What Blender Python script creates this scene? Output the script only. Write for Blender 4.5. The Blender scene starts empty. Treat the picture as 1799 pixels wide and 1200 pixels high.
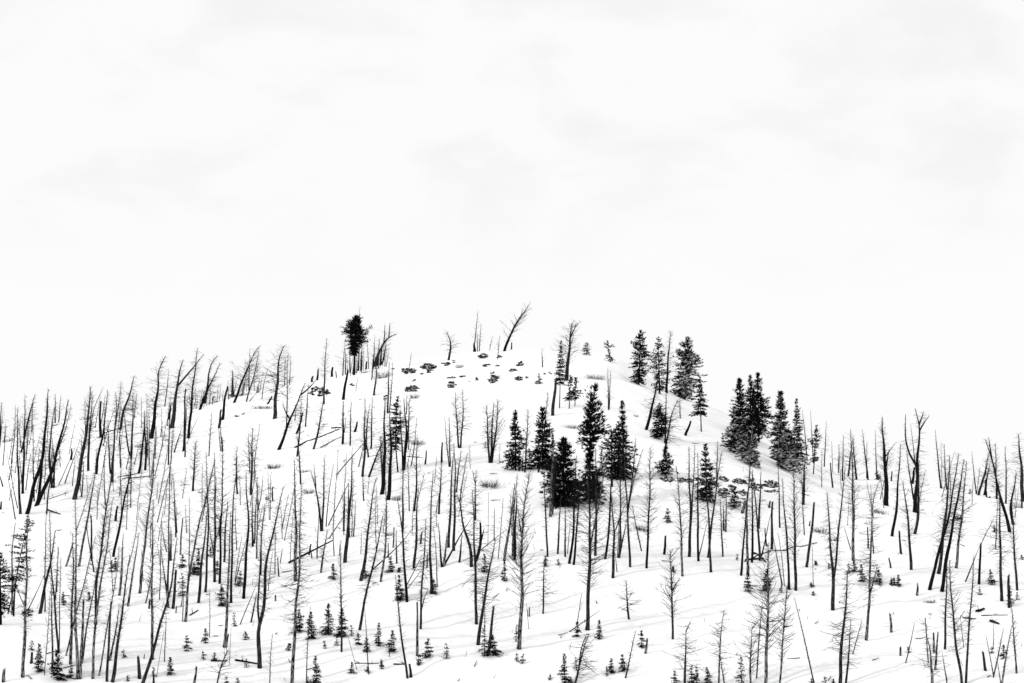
import bpy, math, random
import numpy as np
from mathutils import Vector, Matrix, noise

random.seed(11)
np.random.seed(11)
S = bpy.context.scene
R = math.radians
COL = S.collection

# ------------------------------------------------------------------ camera
F = 3800.0            # focal length in photograph pixels (photo is 1799 x 1200)
PITCH = R(14.5)
cam_d = bpy.data.cameras.new("camera")
cam_d.sensor_width = 36.0
cam_d.lens = F / 1799.0 * 36.0
cam_d.clip_start = 0.5
cam_d.clip_end = 20000
cam = bpy.data.objects.new("camera", cam_d)
COL.objects.link(cam)
cam.location = (0, 0, 0)
cam.rotation_euler = (math.pi / 2 + PITCH, 0, 0)
S.camera = cam
CAMZ = 0.0

# ------------------------------------------------------------------ sky + sun
SUN_EL = R(21)
SUN_VEC = Vector((-0.85, -0.53, 0)).normalized() * math.cos(SUN_EL) + Vector((0, 0, math.sin(SUN_EL)))
w = bpy.data.worlds.new("World")
S.world = w
w.use_nodes = True
nt = w.node_tree
nt.nodes.clear()
def N(t, **k):
    n = nt.nodes.new(t)
    for a, b in k.items():
        setattr(n, a, b)
    return n
L = nt.links.new
out = N('ShaderNodeOutputWorld')
bg = N('ShaderNodeBackground')
sky = N('ShaderNodeTexSky')
sky.sky_type = 'NISHITA'
sky.sun_disc = False
sky.sun_elevation = SUN_EL
sky.sun_rotation = math.atan2(SUN_VEC.x, SUN_VEC.y)
bw = N('ShaderNodeRGBToBW')
L(sky.outputs[0], bw.inputs[0])
mul = N('ShaderNodeMath', operation='MULTIPLY')
mul.inputs[1].default_value = 0.1
L(bw.outputs[0], mul.inputs[0])
mn = N('ShaderNodeMath', operation='MINIMUM')
mn.inputs[1].default_value = 1.2
L(mul.outputs[0], mn.inputs[0])
tc = N('ShaderNodeTexCoord')
mp = N('ShaderNodeMapping')
mp.inputs['Scale'].default_value = (13, 13, 26)
mp.inputs['Location'].default_value = (3.1, 0.4, 1.7)
L(tc.outputs['Generated'], mp.inputs[0])
nz = N('ShaderNodeTexNoise')
nz.inputs['Scale'].default_value = 1.0
nz.inputs['Detail'].default_value = 5
nz.inputs['Roughness'].default_value = 0.55
nz.inputs['Distortion'].default_value = 0.3
L(mp.outputs[0], nz.inputs['Vector'])
cr = N('ShaderNodeValToRGB')
cr.color_ramp.elements[0].position = 0.34
cr.color_ramp.elements[0].color = (0.935, 0.935, 0.935, 1)
cr.color_ramp.elements[1].position = 0.53
cr.color_ramp.elements[1].color = (1.0, 1.0, 1.0, 1)
L(nz.outputs['Fac'], cr.inputs[0])
# clouds thin out towards the horizon: brighter low, a little greyer above
sep = N('ShaderNodeSeparateXYZ')
L(tc.outputs['Generated'], sep.inputs[0])
mr = N('ShaderNodeMapRange')
mr.inputs['From Min'].default_value = 0.265
mr.inputs['From Max'].default_value = 0.33
L(sep.outputs['Z'], mr.inputs[0])
mixc = N('ShaderNodeMix', data_type='RGBA')
mixc.inputs[6].default_value = (1.008, 1.008, 1.008, 1)
L(mr.outputs[0], mixc.inputs[0])
L(cr.outputs[0], mixc.inputs[7])
mixn = N('ShaderNodeMix', data_type='RGBA')
mixn.inputs[0].default_value = 0.04
L(mixc.outputs[2], mixn.inputs[6])
L(mn.outputs[0], mixn.inputs[7])
L(mixn.outputs[2], bg.inputs[0])
bg.inputs[1].default_value = 1.0
L(bg.outputs[0], out.inputs[0])

sd = bpy.data.lights.new("sun", 'SUN')
sd.energy = 1.7
sd.angle = R(0.7)
sd.color = (1, 0.995, 0.985)
sun = bpy.data.objects.new("sun", sd)
COL.objects.link(sun)
sun.rotation_euler = SUN_VEC.to_track_quat('Z', 'Y').to_euler()
S.view_settings.view_transform = 'Standard'
S.view_settings.look = 'None'
S.view_settings.exposure = 0
S.view_settings.gamma = 1

# ------------------------------------------------------------------ materials
def mat(name, rough=0.9):
    m = bpy.data.materials.new(name)
    m.use_nodes = True
    t = m.node_tree
    b = t.nodes['Principled BSDF']
    b.inputs['Roughness'].default_value = rough
    b.inputs['Specular IOR Level'].default_value = 0.1
    return m, t, b

def noise_ramp(t, scale, p0, c0, p1, c1, stretch=(1, 1, 1), detail=6, rough=0.6):
    tcn = t.nodes.new('ShaderNodeTexCoord')
    mpn = t.nodes.new('ShaderNodeMapping')
    mpn.inputs['Scale'].default_value = stretch
    t.links.new(tcn.outputs['Object'], mpn.inputs[0])
    n = t.nodes.new('ShaderNodeTexNoise')
    n.inputs['Scale'].default_value = scale
    n.inputs['Detail'].default_value = detail
    n.inputs['Roughness'].default_value = rough
    t.links.new(mpn.outputs[0], n.inputs['Vector'])
    r = t.nodes.new('ShaderNodeValToRGB')
    r.color_ramp.elements[0].position = p0
    r.color_ramp.elements[0].color = (*c0, 1)
    r.color_ramp.elements[1].position = p1
    r.color_ramp.elements[1].color = (*c1, 1)
    t.links.new(n.outputs['Fac'], r.inputs[0])
    return n, r

M = {}
def g3(v): return (v, v, v)
m, t, b = mat('snow', 0.8)
n_, r_ = noise_ramp(t, 0.15, 0.3, (0.90, 0.90, 0.903), 0.6, (0.93, 0.93, 0.93))
t.links.new(r_.outputs[0], b.inputs['Base Color'])
bp = t.nodes.new('ShaderNodeBump')
bp.inputs['Strength'].default_value = 0.35
bp.inputs['Distance'].default_value = 0.12
n2, _r = noise_ramp(t, 0.55, 0, g3(0), 1, g3(1), stretch=(1, 0.6, 1), detail=8)
t.links.new(n2.outputs['Fac'], bp.inputs['Height'])
t.links.new(bp.outputs[0], b.inputs['Normal'])
M['snow'] = m
def bark(name, dark, light, p0, p1):
    m, t, b = mat(name, 0.95)
    n_, r_ = noise_ramp(t, 3.2, p0, g3(dark), p1, g3(light), stretch=(3.0, 3.0, 0.7))
    t.links.new(r_.outputs[0], b.inputs['Base Color'])
    M[name] = m
bark('charred_bark', 0.002, 0.012, 0.45, 0.75)
bark('burnt_bark', 0.004, 0.07, 0.46, 0.66)
bark('silver_bark', 0.004, 0.23, 0.47, 0.58)
m, t, b = mat('twig', 0.95)
n_, r_ = noise_ramp(t, 0.8, 0.4, g3(0.006), 0.7, g3(0.03))
t.links.new(r_.outputs[0], b.inputs['Base Color'])
M['twig'] = m
m, t, b = mat('needles', 0.9)
n_, r_ = noise_ramp(t, 0.9, 0.4, (0.003, 0.003, 0.003), 0.75, (0.014, 0.0145, 0.0135))
t.links.new(r_.outputs[0], b.inputs['Base Color'])
M['needles'] = m
m, t, b = mat('bough_snow', 0.8)
b.inputs['Base Color'].default_value = (0.82, 0.82, 0.82, 1)
M['bough_snow'] = m
# rock with snow lying on faces that look up
m, t, b = mat('rock', 0.9)
n_, r_ = noise_ramp(t, 1.4, 0.4, g3(0.006), 0.75, g3(0.06))
geo = t.nodes.new('ShaderNodeNewGeometry')
sp = t.nodes.new('ShaderNodeSeparateXYZ')
t.links.new(geo.outputs['Normal'], sp.inputs[0])
n3, r3 = noise_ramp(t, 2.5, 0.35, g3(0), 0.65, g3(1))
ad = t.nodes.new('ShaderNodeMath'); ad.operation = 'MULTIPLY_ADD'
t.links.new(n3.outputs['Fac'], ad.inputs[0])
ad.inputs[1].default_value = 0.9
t.links.new(sp.outputs['Z'], ad.inputs[2])
rr = t.nodes.new('ShaderNodeMapRange')
rr.inputs['From Min'].default_value = 1.12
rr.inputs['From Max'].default_value = 1.2
t.links.new(ad.outputs[0], rr.inputs[0])
mx = t.nodes.new('ShaderNodeMix'); mx.data_type = 'RGBA'
t.links.new(rr.outputs[0], mx.inputs[0])
t.links.new(r_.outputs[0], mx.inputs[6])
mx.inputs[7].default_value = (0.84, 0.84, 0.84, 1)
t.links.new(mx.outputs[2], b.inputs['Base Color'])
M['rock'] = m

# ------------------------------------------------------------------ terrain
cp, sp_ = math.cos(PITCH), math.sin(PITCH)
def ray(px, py):
    """direction (x, y, z) through a point of the picture, y component = 1-ish"""
    a = (px - 899.5) / F
    v = (600 - py) / F
    return (a, cp - sp_ * v, sp_ + cp * v)

RIDGE = [(-600, 830), (-300, 812), (-100, 790), (0, 774), (50, 762), (100, 744), (141, 734), (200, 722), (260, 719), (320, 716), (350, 714), (380, 705),
         (410, 694), (433, 687), (480, 683), (533, 672), (558, 667), (597, 661), (640, 649), (693, 638), (757, 628), (825, 619),
         (883, 616), (940, 616), (1023, 619), (1067, 624), (1092, 632), (1108, 643), (1133, 657), (1150, 669), (1200, 698),
         (1250, 715), (1280, 730), (1350, 768), (1417, 810), (1447, 822), (1475, 833), (1500, 840), (1549, 843), (1632, 853),
         (1662, 860), (1699, 868), (1732, 873), (1799, 884), (1900, 896), (2200, 930), (2600, 960)]
DC = [(-600, 380), (0, 400), (400, 415), (900, 440), (1100, 430), (1300, 400), (1500, 380), (1799, 370), (2600, 350)]
_az, _te, _dc = [], [], []
dxs = [p[0] for p in DC]; dys = [p[1] for p in DC]
for px, py in RIDGE:
    x, y, z = ray(px, py)
    h = math.hypot(x, y)
    _az.append(math.atan2(x, y)); _te.append(z / h); _dc.append(float(np.interp(px, dxs, dys)))
_az = np.array(_az); _te = np.array(_te); _dc = np.array(_dc)
D0, Z0 = 195.0, 18.5

# smooth the crest a little
AZG = np.linspace(_az[0], _az[-1], 1200)
TEG = np.interp(AZG, _az, _te); DCG = np.interp(AZG, _az, _dc)
ker = np.ones(7) / 7
TEG = np.convolve(np.pad(TEG, 3, 'edge'), ker, 'valid')
kw = np.ones(61) / 61
TEW = np.convolve(np.pad(TEG, 30, 'edge'), kw, 'valid')
TEW = np.convolve(np.pad(TEW, 30, 'edge'), kw, 'valid')
k2 = np.ones(81) / 81
DCG = np.convolve(np.pad(DCG, 40, 'edge'), k2, 'valid')

def vnoise(x, y, seed):
    """smooth value noise, vectorised"""
    xi = np.floor(x).astype(np.int64); yi = np.floor(y).astype(np.int64)
    fx = x - xi; fy = y - yi
    fx = fx * fx * fx * (fx * (fx * 6 - 15) + 10); fy = fy * fy * fy * (fy * (fy * 6 - 15) + 10)
    def h(a, b_):
        n = (a * 374761393 + b_ * 668265263 + seed * 974634777) & 0xffffffff
        n = ((n ^ (n >> 13)) * 1274126177) & 0xffffffff
        return ((n ^ (n >> 16)) & 0xffff) / 65535.0 - 0.5
    return (h(xi, yi) * (1 - fx) + h(xi + 1, yi) * fx) * (1 - fy) + (h(xi, yi + 1) * (1 - fx) + h(xi + 1, yi + 1) * fx) * fy

def sstep(a, b_, v):
    u = np.clip((v - a) / (b_ - a), 0, 1)
    return u * u * (3 - 2 * u)

BUMPS = []   # (x, y, rx, ry, amp) filled below
def base_height(x, y):
    x = np.asarray(x, float); y = np.asarray(y, float)
    d = np.hypot(x, y); az = np.arctan2(x, y)
    dc = np.interp(az, AZG, DCG)
    mixf = sstep(0.62, 0.99, (d - D0) / (dc - D0))
    te = np.interp(az, AZG, TEG) * mixf + np.interp(az, AZG, TEW) * (1 - mixf)
    zc = te * dc
    mean = (zc - Z0) / (dc - D0)
    k = 1 - te / mean
    t_ = (d - D0) / (dc - D0)
    z_mid = Z0 + (zc - Z0) * (t_ + k * t_ * (1 - t_))
    p = (1 + k) * mean * D0 / (Z0 + 1.7)
    z_lo = -1.7 + (Z0 + 1.7) * np.clip(d / D0, 0, 1) ** p
    # behind the crest: roll over, then a long gentle fall
    e = d - dc
    z_hi = zc + te * e - 0.0045 * e * e
    slope_lim = te - 2 * 0.0045 * 75
    z_hi = np.where(e > 75, zc + te * 75 - 0.0045 * 5625 + slope_lim * (e - 75), z_hi)
    z_hi = np.maximum(z_hi, -30)
    z = np.where(d < D0, z_lo, np.where(d <= dc, z_mid, z_hi))
    return z, d, t_

def height(x, y):
    z, d, t_ = base_height(x, y)
    x = np.asarray(x, float); y = np.asarray(y, float)
    mask = sstep(150, 205, d) * (1 - 0.95 * sstep(0.86, 0.97, t_))
    n = 2.1 * vnoise(x / 34 + 7, y / 40, 1) + 1.0 * vnoise(x / 15, y / 13 + 3, 2) + 0.42 * vnoise(x / 6, y / 5, 3) \
        + 0.24 * vnoise(x / 2.4, y / 1.7, 4) + 0.09 * vnoise(x / 0.9, y / 0.7, 5)
    z = z + n * mask
    z = z + (0.45 * vnoise(x / 5, y / 4, 6) + 0.28 * vnoise(x / 1.6, y / 1.3, 8)) * (1 - mask) * sstep(150, 200, d)
    for bx_, by_, rx, ry, am in BUMPS:
        z = z + am * np.exp(-((x - bx_) / rx) ** 2 - ((y - by_) / ry) ** 2)
    return z

STEPS = np.arange(160, 520, 0.5)
def hit(px, py, zoff=0.0):
    """where the sight line through this picture point meets the ground"""
    dx, dy, dz = ray(px, py)
    h = math.hypot(dx, dy)
    s = STEPS / h
    X, Y, Z = dx * s, dy * s, dz * s
    g = height(X, Y)
    below = np.nonzero(Z <= g)[0]
    if len(below) == 0:
        i = int(np.argmax(g - Z))          # just over the crest
        i = min(i + 2, len(s) - 1)
        return Vector((X[i], Y[i], float(g[i])))
    i = below[0]
    if i == 0:
        return Vector((X[0], Y[0], float(g[0])))
    a0 = Z[i - 1] - g[i - 1]; a1 = Z[i] - g[i]
    f = a0 / (a0 - a1)
    x = X[i - 1] + (X[i] - X[i - 1]) * f; y = Y[i - 1] + (Y[i] - Y[i - 1]) * f
    return Vector((x, y, float(height(x, y))))

# snow knolls and wind lips: x, y of the picture only choose the spot on the hill
for (px, py, rx, ry, am) in [
        (12, 1150, 15, 8, 5.0), (95, 1125, 12, 8, 1.6), (20, 1050, 16, 8, -4.0), (500, 1190, 22, 6, 1.0), (800, 1165, 18, 6, 1.2), (1150, 1150, 20, 7, 1.1),
        (1500, 1190, 18, 7, 1.0), (1240, 775, 9, 8, 2.2), (1110, 690, 9, 8, 1.8), (1330, 815, 9, 9, 1.8), (760, 668, 16, 6, 1.2),
        (930, 640, 22, 7, 1.0), (900, 900, 26, 10, -1.2), (600, 1020, 24, 10, 1.2), (1240, 860, 14, 7, 1.8), (1330, 850, 10, 6, 1.4),
        (1620, 1000, 20, 10, 1.2), (1700, 1130, 15, 7, 1.0), (330, 900, 20, 10, -1.2), (1050, 990, 22, 9, 1.0), (700, 760, 18, 10, 1.0),
        (120, 860, 16, 8, 1.6), (430, 740, 18, 8, 1.2), (1550, 900, 10, 7, 1.4)]:
    q = hit(px, py)
    BUMPS.append((q.x, q.y, rx, ry, am * (0.75 if abs(am) < 3 else 1)))

def build_ground():
    azs = np.concatenate([np.linspace(-math.pi, -0.5, 40)[:-1], np.linspace(-0.5, -0.26, 30)[:-1],
                          np.linspace(-0.26, 0.26, 680), np.linspace(0.26, 0.5, 30)[1:], np.linspace(0.5, math.pi, 40)[1:-1]])
    ds = np.concatenate([np.linspace(1, 150, 40)[:-1], np.linspace(150, 190, 40)[:-1], np.linspace(190, 300, 260)[:-1],
                         np.linspace(300, 450, 270)[:-1], np.linspace(450, 560, 60)[:-1], np.geomspace(560, 9000, 30)])
    A, D = np.meshgrid(azs, ds)
    X = D * np.sin(A); Y = D * np.cos(A)
    Z = height(X, Y)
    far = sstep(560, 1200, D)
    Z = Z * (1 - far) + (-30) * far
    # round to the back, keep the ground low
    nb = len(azs); nr = len(ds)
    co = np.stack([X, Y, Z], -1).reshape(-1, 3)
    co = np.vstack([co, [[0, 0, -1.7]]])
    i, j = np.meshgrid(np.arange(nr - 1), np.arange(nb), indexing='ij')
    j2 = (j + 1) % nb
    f = np.stack([i * nb + j, (i + 1) * nb + j, (i + 1) * nb + j2, i * nb + j2], -1).reshape(-1, 4)
    faces = [tuple(q) for q in f[:, ::-1].tolist()]
    c = len(co) - 1
    faces += [(c, (k + 1) % nb, k) for k in range(nb)]
    me = bpy.data.meshes.new('ground')
    me.from_pydata(co.tolist(), [], faces)
    me.polygons.foreach_set('use_smooth', [True] * len(me.polygons))
    me.materials.append(M['snow'])
    o = bpy.data.objects.new('ground', me)
    COL.objects.link(o)
    me.update()
    if me.polygons[len(me.polygons) // 2].normal.z < 0:
        me.flip_normals()
    o['kind'] = 'structure'
    o['label'] = 'snow covered hillside rising to a rounded summit'
    return o
build_ground()

# ------------------------------------------------------------------ mesh helpers
class MB:
    def __init__(s): s.v = []; s.f = []; s.marks = []
    def tube(s, pts, rad, n=6, cap=True, rough=0.0, jag=0.0):
        base = len(s.v)
        k = len(pts)
        prev = None
        for i in range(k):
            a = pts[max(i - 1, 0)]; b_ = pts[min(i + 1, k - 1)]
            d = (b_ - a)
            if d.length < 1e-6: d = Vector((0, 0, 1))
            d.normalize()
            if prev is None:
                u = d.cross(Vector((0.3, 1, 0.1))).normalized()
            else:
                u = (prev - d * prev.dot(d))
                if u.length < 1e-4: u = d.cross(Vector((0.3, 1, 0.1)))
                u.normalize()
            prev = u
            w_ = d.cross(u)
            for j in range(n):
                th = 2 * math.pi * j / n
                r = rad[i] * (1 + (random.uniform(-rough, rough) if rough else 0))
                p = pts[i] + u * (math.cos(th) * r) + w_ * (math.sin(th) * r)
                if jag and i == k - 1: p = p + d * random.uniform(0, jag)
                s.v.append(p)
        for i in range(k - 1):
            for j in range(n):
                a = base + i * n + j; b2 = base + i * n + (j + 1) % n
                s.f.append((a, b2, b2 + n, a + n))
        if cap:
            s.f.append(tuple(base + (k - 1) * n + j for j in range(n)))
    def quad(s, c, a, b_):
        i = len(s.v)
        s.v += [c - a - b_, c + a - b_ * 0.6, c + a * 1.1 + b_ * 0.5, c - a * 0.9 + b_]
        s.f.append((i, i + 1, i + 2, i + 3))
    def tri(s, a, b_, c):
        i = len(s.v); s.v += [a, b_, c]; s.f.append((i, i + 1, i + 2))
    def build(s, name, material, parent=None, origin=None, smooth=False):
        me = bpy.data.meshes.new(name)
        o0 = origin or Vector((0, 0, 0))
        me.from_pydata([tuple(p - o0) for p in s.v], [], s.f)
        me.materials.append(material)
        if smooth: me.polygons.foreach_set('use_smooth', [True] * len(me.polygons))
        me.update()
        o = bpy.data.objects.new(name, me)
        COL.objects.link(o)
        if parent is not None: o.parent = parent
        elif origin is not None: o.location = origin
        return o

THINGS = []   # dicts for labels
def reg(o, cat, info):
    o['category'] = cat
    info['o'] = o; info['cat'] = cat
    THINGS.append(info)

def empty(name, loc):
    e = bpy.data.objects.new(name, None)
    e.empty_display_size = 0.3
    e.location = loc
    COL.objects.link(e)
    return e

def split(mb):
    """one limb with its twigs per mesh; limbs start where BR marks them"""
    marks = sorted(set(getattr(mb, 'marks', [(0, 0)]))) + [(len(mb.v), len(mb.f))]
    out_ = []
    for (v0, f0), (v1, f1) in zip(marks[:-1], marks[1:]):
        if v1 <= v0: continue
        q = MB(); q.v = mb.v[v0:v1]
        q.f = [tuple(i - v0 for i in f) for f in mb.f[f0:f1]]
        out_.append(q)
    return out_

def lift(px, py, base, ydep):
    """the point seen at px,py lying at depth base.y + ydep"""
    dx, dy, dz = ray(px, py)
    s = (base.y + ydep) / dy
    return Vector((dx * s, dy * s, dz * s))

def polyline(ptspx, base, lean):
    """3-D stem through the picture polyline, standing at base, leaning a bit in depth"""
    x0, y0 = ptspx[0]
    out_ = []
    H = max(abs(y0 - ptspx[-1][1]), 1.0)
    for (x, y) in ptspx:
        hfrac = abs(y0 - y) / H
        mpp = base.y / F
        out_.append(lift(x, y, base, lean * hfrac * H * mpp))
    return out_

def resample(P, step):
    out_ = [P[0]]
    for a, b_ in zip(P[:-1], P[1:]):
        L_ = (b_ - a).length
        n = max(1, int(L_ / step))
        for i in range(1, n + 1):
            out_.append(a.lerp(b_, i / n))
    return out_

def smooth(P, it=2):
    for _ in range(it):
        P = [P[0]] + [(P[i - 1] + P[i] * 2 + P[i + 1]) / 4 for i in range(1, len(P) - 1)] + [P[-1]]
    return P

def branch(mb, p, az, el, ln, r, droop, sub=True):
    n = 4 if ln > 0.9 else 3
    pts = [p]
    d = Vector((math.cos(az) * math.cos(el), math.sin(az) * math.cos(el), math.sin(el)))
    q = p.copy()
    for i in range(n):
        d = (d + Vector((random.uniform(-.16, .16), random.uniform(-.16, .16), random.uniform(-.14, .14) + droop / n))).normalized()
        q = q + d * (ln / n)
        pts.append(q.copy())
    rad = [r * (1 - 0.75 * i / n) for i in range(n + 1)]
    mb.tube(pts, rad, 3, cap=False)
    if sub and ln > 0.55:
        for _ in range(random.randint(1, 3 if ln < 2 else 6)):
            i = random.randint(1, n - 1)
            a2 = az + random.choice((-1, 1)) * random.uniform(0.4, 1.0)
            branch(mb, pts[i], a2, el + random.uniform(-.2, .5), ln * random.uniform(.2, .42), r * 0.5, droop * 0.5, False)

TWIG = 0.95
def add_branches(mb, P, bl, h_px, mpp, f0=0.18, dens=0.5, side=0, el0=None):
    """bare limbs along a stem P (3-D points)"""
    cum = [0]
    for a, b_ in zip(P[:-1], P[1:]): cum.append(cum[-1] + (b_ - a).length)
    T = cum[-1]
    n = int(h_px * dens * (1 - f0))
    if el0 is None: el0 = random.choice((R(-8), R(5), R(18), R(32)))
    droop = random.uniform(-0.35, 0.45)
    for k in range(n):
        f = f0 + (1 - f0) * (k + random.random()) / max(n, 1)
        s_ = f * T
        i = 0
        while i < len(cum) - 2 and cum[i + 1] < s_: i += 1
        u = (s_ - cum[i]) / max(cum[i + 1] - cum[i], 1e-6)
        p = P[i].lerp(P[i + 1], min(u, 1))
        prof = math.sin(min((f - f0) / (0.35) + 0.25, 1) * math.pi / 2) * (1 - 0.72 * max(0, (f - 0.45) / 0.55))
        ln = 1.6 * bl * mpp * prof * random.choice((0.25, 0.45, 0.7, 0.9, 1.0, 1.2)) * random.uniform(.75, 1.1)
        az = random.uniform(0, 2 * math.pi)
        if side and math.cos(az) * side < -0.1 and random.random() < 0.7: az = math.pi - az
        el = el0 + random.gauss(0, .26) + 0.35 * max(0, f - 0.6)
        mb.marks.append((len(mb.v), len(mb.f)))
        branch(mb, p, az, el, ln, max(0.020, (0.017 + ln * 0.007) * TWIG), droop + random.gauss(0, .3))

def thick_path(mb, P, w0, w1, sides=7, broken=False, flare=True):
    rad = []
    k = len(P)
    for i in range(k):
        f = i / (k - 1)
        g = f ** 1.35
        r = (w0 * (1 - g) + w1 * g) / 2
        if flare and f < 0.08: r *= 1 + 0.35 * (1 - f / 0.08)
        rad.append(r)
    mb.tube(P, rad, sides, cap=True, rough=0.10, jag=w0 * 0.9 if broken else 0)

def nums(s): return [float(a) for a in s.split()]
def pairs(v): return [(v[i], v[i + 1]) for i in range(0, len(v), 2)]

def bark_for(px, py, w_):
    r = random.random()
    if py > 1060 and w_ > 2: return M['silver_bark'] if r < 0.5 else M['burnt_bark']
    if py > 960: return M['silver_bark'] if r < 0.15 else (M['burnt_bark'] if r < 0.75 else M['charred_bark'])
    if 960 < px < 1420 and py > 870: return M['silver_bark'] if r < 0.5 else M['burnt_bark']
    return M['charred_bark'] if r < 0.75 else M['burnt_bark']

def stem_tree(line, kind):
    segs = line.split('/')
    v = nums(segs[0])
    w_, bl = v[0], v[1]
    P2 = pairs(v[2:])
    base = hit(*P2[0])
    mpp = base.length / F
    hpx = abs(P2[0][1] - P2[-1][1])
    lean = random.uniform(-0.07, 0.07)
    P = polyline(P2, base, lean)
    P[0] = base.copy()
    P = smooth(resample(P, 0.7 if hpx > 30 else 0.35), 2)
    # natural wobble
    amp = 0.035 * w_ * mpp * 3
    ph = random.uniform(0, 9)
    P = [p + Vector((math.sin(i * 0.9 + ph), math.cos(i * 0.7 + ph), 0)) * amp * (0 if i in (0, len(P) - 1) else 1) for i, p in enumerate(P)]
    foot = base - Vector((0, 0, 0.6))
    if len(P) > 1: foot -= (P[1] - P[0]) * 0.3
    P = [foot] + P
    snag = kind in ('snag', 'stump')
    if P2[0][1] > 930 and P2[0][0] < 800: bl *= 0.85
    mb = MB()
    tip = 0.62 if snag else 0.16
    thick_path(mb, P, w_ * mpp * (1.05 if snag else (1.22 if P2[0][1] < 920 else 1.12)), max(w_ * mpp * tip, 0.035), 8 if w_ > 3 else 6, broken=snag)
    tw = MB()
    if bl > 0:
        dens = 1.05 if not snag else 0.3
        if w_ < 2.2: dens *= 0.6
        if P2[0][1] < 890: dens *= 1.3; bl *= 1.25 if P2[0][0] < 700 else 1.1
        side = 0
        dxl = P2[-1][0] - P2[0][0]
        if abs(dxl) > 0.22 * hpx: side = 1 if dxl > 0 else -1
        add_branches(tw, P[1:], bl, hpx, mpp, 0.15 if hpx < 110 else 0.22, dens, side)
    for sg in segs[1:]:
        fv = nums(sg)
        Q2 = pairs(fv[1:])
        hp = abs(P2[0][1] - Q2[0][1])
        Q = [lift(x, y, base, lean * abs(P2[0][1] - y) * mpp + 0.25 * mpp * (hp - abs(P2[0][1] - y)) * (1 if random.random() < .5 else -1) * 0.15) for x, y in Q2]
        # start on the trunk
        best = min(P, key=lambda p: (p - Q[0]).length)
        Q[0] = best.copy()
        Q = smooth(resample(Q, 0.6), 2)
        thick_path(mb, Q, fv[0] * mpp, max(fv[0] * mpp * 0.2, 0.03), 6, flare=False)
        if bl > 0: add_branches(tw, Q, bl * 0.7, abs(Q2[0][1] - Q2[-1][1]), mpp, 0.15, 0.6)
    bm_ = bark_for(P2[0][0], P2[0][1], w_)
    name = {'tree': 'dead_tree', 'snag': 'broken_snag', 'stump': 'tree_stump', 'pole': 'bare_pole'}[kind]
    cat = {'tree': 'dead tree', 'snag': 'snag', 'stump': 'stump', 'pole': 'bare pole'}[kind]
    if tw.f:
        e = empty(name, base)
        mb.build('trunk', bm_, e, base)
        if kind == 'tree':
            tw.build('crown', M['twig'], e, base)
        else:
            for q in split(tw): q.build('branch', M['twig'], e, base)
        o = e
    else:
        o = mb.build(name, bm_, None, base)
    curve = 0
    if len(P2) > 2:
        (xa, ya), (xb, yb) = P2[0], P2[-1]
        for (x, y) in P2[1:-1]:
            t_ = (ya - y) / (ya - yb) if ya != yb else 0
            curve = max(curve, abs(x - (xa + (xb - xa) * t_)))
    reg(o, cat, dict(px=P2[0][0], py=P2[0][1], tx=P2[-1][0], ty=P2[-1][1], w=w_, bl=bl, h=hpx, fork=len(segs) > 1,
                     lean=(P2[-1][0] - P2[0][0]) / max(hpx, 1), curve=curve))

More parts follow.
